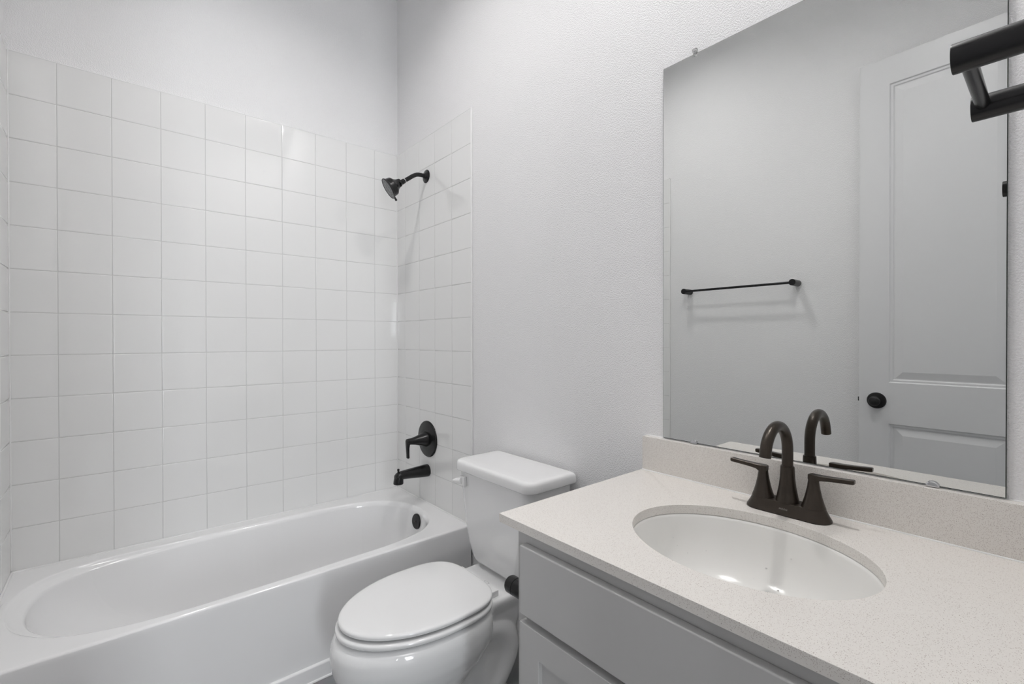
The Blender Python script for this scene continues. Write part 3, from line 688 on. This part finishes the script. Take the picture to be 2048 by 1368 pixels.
# ------------------------------------------------------------------ mirror
def mirror():
    MX = 1.490; y0, y1, z0, z1 = -2.3415, -1.6625, 0.909, 1.966
    t = thing('mirror', 'large frameless wall mirror above the quartz backsplash', 'mirror', (RW, -2.0, z0))
    bm = bmesh.new()
    loft(bm, [[Vector((x, a, c)) for a, c in ((y0+k, z0+k), (y1-k, z0+k), (y1-k, z1-k), (y0+k, z1-k))] for x, k in ((RW-0.001, 0), (MX+0.0012, 0), (MX+0.0002, 0.0012))], True, False)
    obj('glass_edge', bm, M_medge, t, smooth=False)
    bm = bmesh.new(); vs = [bm.verts.new((MX, a, c)) for a, c in ((y0+0.0014, z0+0.0014), (y1-0.0014, z0+0.0014), (y1-0.0014, z1-0.0014), (y0+0.0014, z1-0.0014))]
    vb = [bm.verts.new((MX+0.001, v.co.y, v.co.z)) for v in vs]
    bm.faces.new(vs); bm.faces.new(vb[::-1])
    for i in range(4): bm.faces.new((vs[i], vb[i], vb[(i+1) % 4], vs[(i+1) % 4]))
    obj('mirror_glass', bm, M_mirror, t, smooth=False)
    for y in (-1.757, -2.244):     # half-round chrome clips at the bottom edge
        bm = bmesh.new(); rings = []
        for x, r_ in ((MX-0.0002, 0.0105), (MX-0.0045, 0.0105), (MX-0.0062, 0.0088), (MX-0.0068, 0.004)):
            rings.append([Vector((x, y + r_*math.cos(PI*k/16), z0-0.001 + r_*0.95*math.sin(PI*k/16))) for k in range(17)])
        loft(bm, rings)
        o = obj('bottom_clip', bm, M_chrome, t, angle=30)
    bm = bmesh.new(); box(bm, MX-0.004, RW-0.001, -1.7645, -1.7515, z1-0.006, z1+0.013, bev=0.002); 
    o = obj('top_clip', bm, M_clear, t)
    bm = bmesh.new(); lathe(bm, (MX-0.004, -1.758, z1+0.008), (-1, 0, 0), [(0, 0.0045), (0.0015, 0.004), (0.0022, 0.002)], 16); obj('screw', bm, M_chrome, o)
mirror()

# ------------------------------------------------------------------ towel bars and paper holder
def post(bm, base, d, length, r):
    lathe(bm, base, d, [(0, r), (length-0.0012, r), (length-0.0003, r-0.0006), (length, r-0.0020)], 40)
def towel_bar():
    z = 1.4805; ya, yb = -0.924, -1.518
    t = thing('towel_bar', 'long thin black towel bar on the wall opposite the mirror', 'towel bar', (LW, (ya+yb)/2, z))
    for y in (ya, yb):
        bm = bmesh.new(); post(bm, (LW, y, z), (1, 0, 0), 0.083, 0.0165); obj('wall_post', bm, M_black, t)
    bm = bmesh.new(); tube(bm, [(LW+0.070, ya-0.002, z), (LW+0.070, yb+0.002, z)], 0.0065, 20); obj('rail', bm, M_black, t)
towel_bar()
def hand_bar():
    z = 1.5165; xa, xb = 1.035, 1.219; yt = -2.3195
    t = thing('hand_towel_bar', 'short black hand towel bar with two thick posts beside the mirror', 'towel bar', ((xa+xb)/2, FWY, z))
    for x in (xa, xb):
        bm = bmesh.new(); post(bm, (x, FWY, z), (0, 1, 0), yt-FWY, 0.0168); obj('wall_post', bm, M_black, t)
    bm = bmesh.new(); tube(bm, [(xa+0.002, yt-0.0125, z), (xb-0.002, yt-0.0125, z)], 0.0078, 24); obj('rail', bm, M_black, t)
hand_bar()
def paper_holder():
    z = 0.622; xa, xb = 0.990, 1.135; yt = -1.570
    t = thing('toilet_paper_holder', 'empty black toilet paper holder sticking out from the vanity side', 'paper holder', ((xa+xb)/2, VL, z))
    for x in (xa, xb):
        bm = bmesh.new(); lathe(bm, (x, VL, z), (0, 1, 0), [(0, 0.0195), (yt-VL-0.026, 0.0195), (yt-VL-0.0255, 0.0188), (yt-VL-0.0245, 0.0188), (yt-VL-0.024, 0.0198), (yt-VL-0.005, 0.0198), (yt-VL-0.001, 0.0175), (yt-VL, 0.014)], 40)
        obj('side_post', bm, M_black, t)
    bm = bmesh.new(); tube(bm, [(xa+0.01, yt-0.013, z), (xb-0.01, yt-0.013, z)], 0.008, 20); obj('roller', bm, M_black, t)
paper_holder()

# ------------------------------------------------------------------ door leaf, opened along the left wall
def door_leaf():
    # local frame: u along the leaf from the knob edge to the hinge edge, n = thickness towards the room
    e0 = Vector((0.078, -1.800, 0)); ang = math.radians(2.0)
    du = Vector((math.sin(ang), -math.cos(ang), 0)); dn = Vector((math.cos(ang), math.sin(ang), 0))
    Wd, z0, z1, th = 0.598, 0.012, 2.437, 0.035
    d = bpy.data.objects.new('door_1', None); COL.objects.link(d); d.location = (0.08, -2.395, 0); struct(d)
    def P(u, n, z): return e0 + du*u + dn*n + Vector((0, 0, z))
    def rect(u0, u1, a, b, n): return [P(u0, n, a), P(u1, n, a), P(u1, n, b), P(u0, n, b)]
    st = 0.109
    us = [0, st, Wd-st, Wd]; zs = [z0, 0.235, 0.816, 0.998, 2.318, z1]
    bm = bmesh.new()
    for side in (0, 1):
        n0 = 0.0 if side == 0 else -th; sg = -1 if side == 0 else 1
        for i in range(3):
            for j in range(5):
                if i == 1 and j in (1, 3):
                    a = [us[i], us[i+1], zs[j], zs[j+1]]
                    prof = [(0, 0), (0.004, 0.005), (0.012, 0.006), (0.016, 0.010), (0.020, 0.0105), (0.048, 0.004)]
                    loft(bm, [rect(a[0]+k, a[1]-k, a[2]+k, a[3]-k, n0+sg*h) for k, h in prof], False, True)
                else:
                    bm.faces.new([bm.verts.new(p) for p in rect(us[i], us[i+1], zs[j], zs[j+1], n0)])
    for q in (((0, z0), (Wd, z0)), ((Wd, z0), (Wd, z1)), ((Wd, z1), (0, z1)), ((0, z1), (0, z0))):
        (ua, za), (ub, zb) = q
        bm.faces.new([bm.verts.new(p) for p in (P(ua, 0, za), P(ub, 0, zb), P(ub, -th, zb), P(ua, -th, za))])
    bmesh.ops.remove_doubles(bm, verts=bm.verts, dist=0.0003)
    obj('door_leaf', bm, M_door, d, angle=12)
    kz = 0.915; kp = P(0.066, 0, kz)
    bm = bmesh.new(); lathe(bm, kp, dn, [(-0.001, 0.036), (0.004, 0.036), (0.008, 0.033), (0.010, 0.024), (0.012, 0.014), (0.018, 0.0110), (0.023, 0.014), (0.027, 0.0190), (0.032, 0.0218), (0.039, 0.0212), (0.044, 0.0170), (0.047, 0.010), (0.048, 0.003)], 48)
    obj('door_knob', bm, M_black, d)
    bm = bmesh.new(); q = P(0, -0.0175, kz)
    lp = [P(0.002, -0.0260, kz-0.010), P(0.002, -0.009, kz-0.010), P(0.002, -0.009, kz+0.010), P(0.002, -0.0260, kz+0.010)]
    lq = [P(-0.011, -0.024, kz-0.009), P(-0.006, -0.010, kz-0.009), P(-0.006, -0.010, kz+0.009), P(-0.011, -0.024, kz+0.009)]
    loft(bm, [lp, lq]); obj('latch', bm, M_black, d, smooth=False)
    for hz in (0.25, 1.2, 2.2):
        bm = bmesh.new(); lathe(bm, P(Wd+0.003, -0.004, hz-0.045), (0, 0, 1), [(0, 0.006), (0.09, 0.006)], 16); obj('hinge', bm, M_black, d)
door_leaf()

# ------------------------------------------------------------------ two round ceiling lights
M_lamp2 = emit_mat('frosted_lamp_diffuser_dim', (1.0, 0.986, 0.974), CEIL_EMIT*0.84)
def ceiling_light(x, y, label, lm):
    t = thing('ceiling_light', label, 'ceiling light', (x, y, H), 'recessed ceiling lights')
    bm = bmesh.new(); lathe(bm, (x, y, H), (0, 0, -1), [(-0.040, 0.002), (-0.040, 0.058), (-0.034, 0.060), (-0.002, 0.066), (0.003, 0.068), (0.0035, 0.072), (0.003, 0.102), (0.0, 0.104), (-0.0005, 0.072), (-0.036, 0.066), (-0.044, 0.064), (-0.044, 0.002)], 48, cap=False)
    obj('recessed_can', bm, M_trim, t)
    bm = bmesh.new(); lathe(bm, (x, y, H+0.034), (0, 0, -1), [(0, 0.050), (0.003, 0.050), (0.0045, 0.044)], 48); obj('lamp_diffuser', bm, lm, t)
ceiling_light(*LAMPS[0], 'round recessed ceiling light above the vanity sink', M_lamp)
ceiling_light(*LAMPS[1], 'round recessed ceiling light in front of the bathtub', M_lamp2)
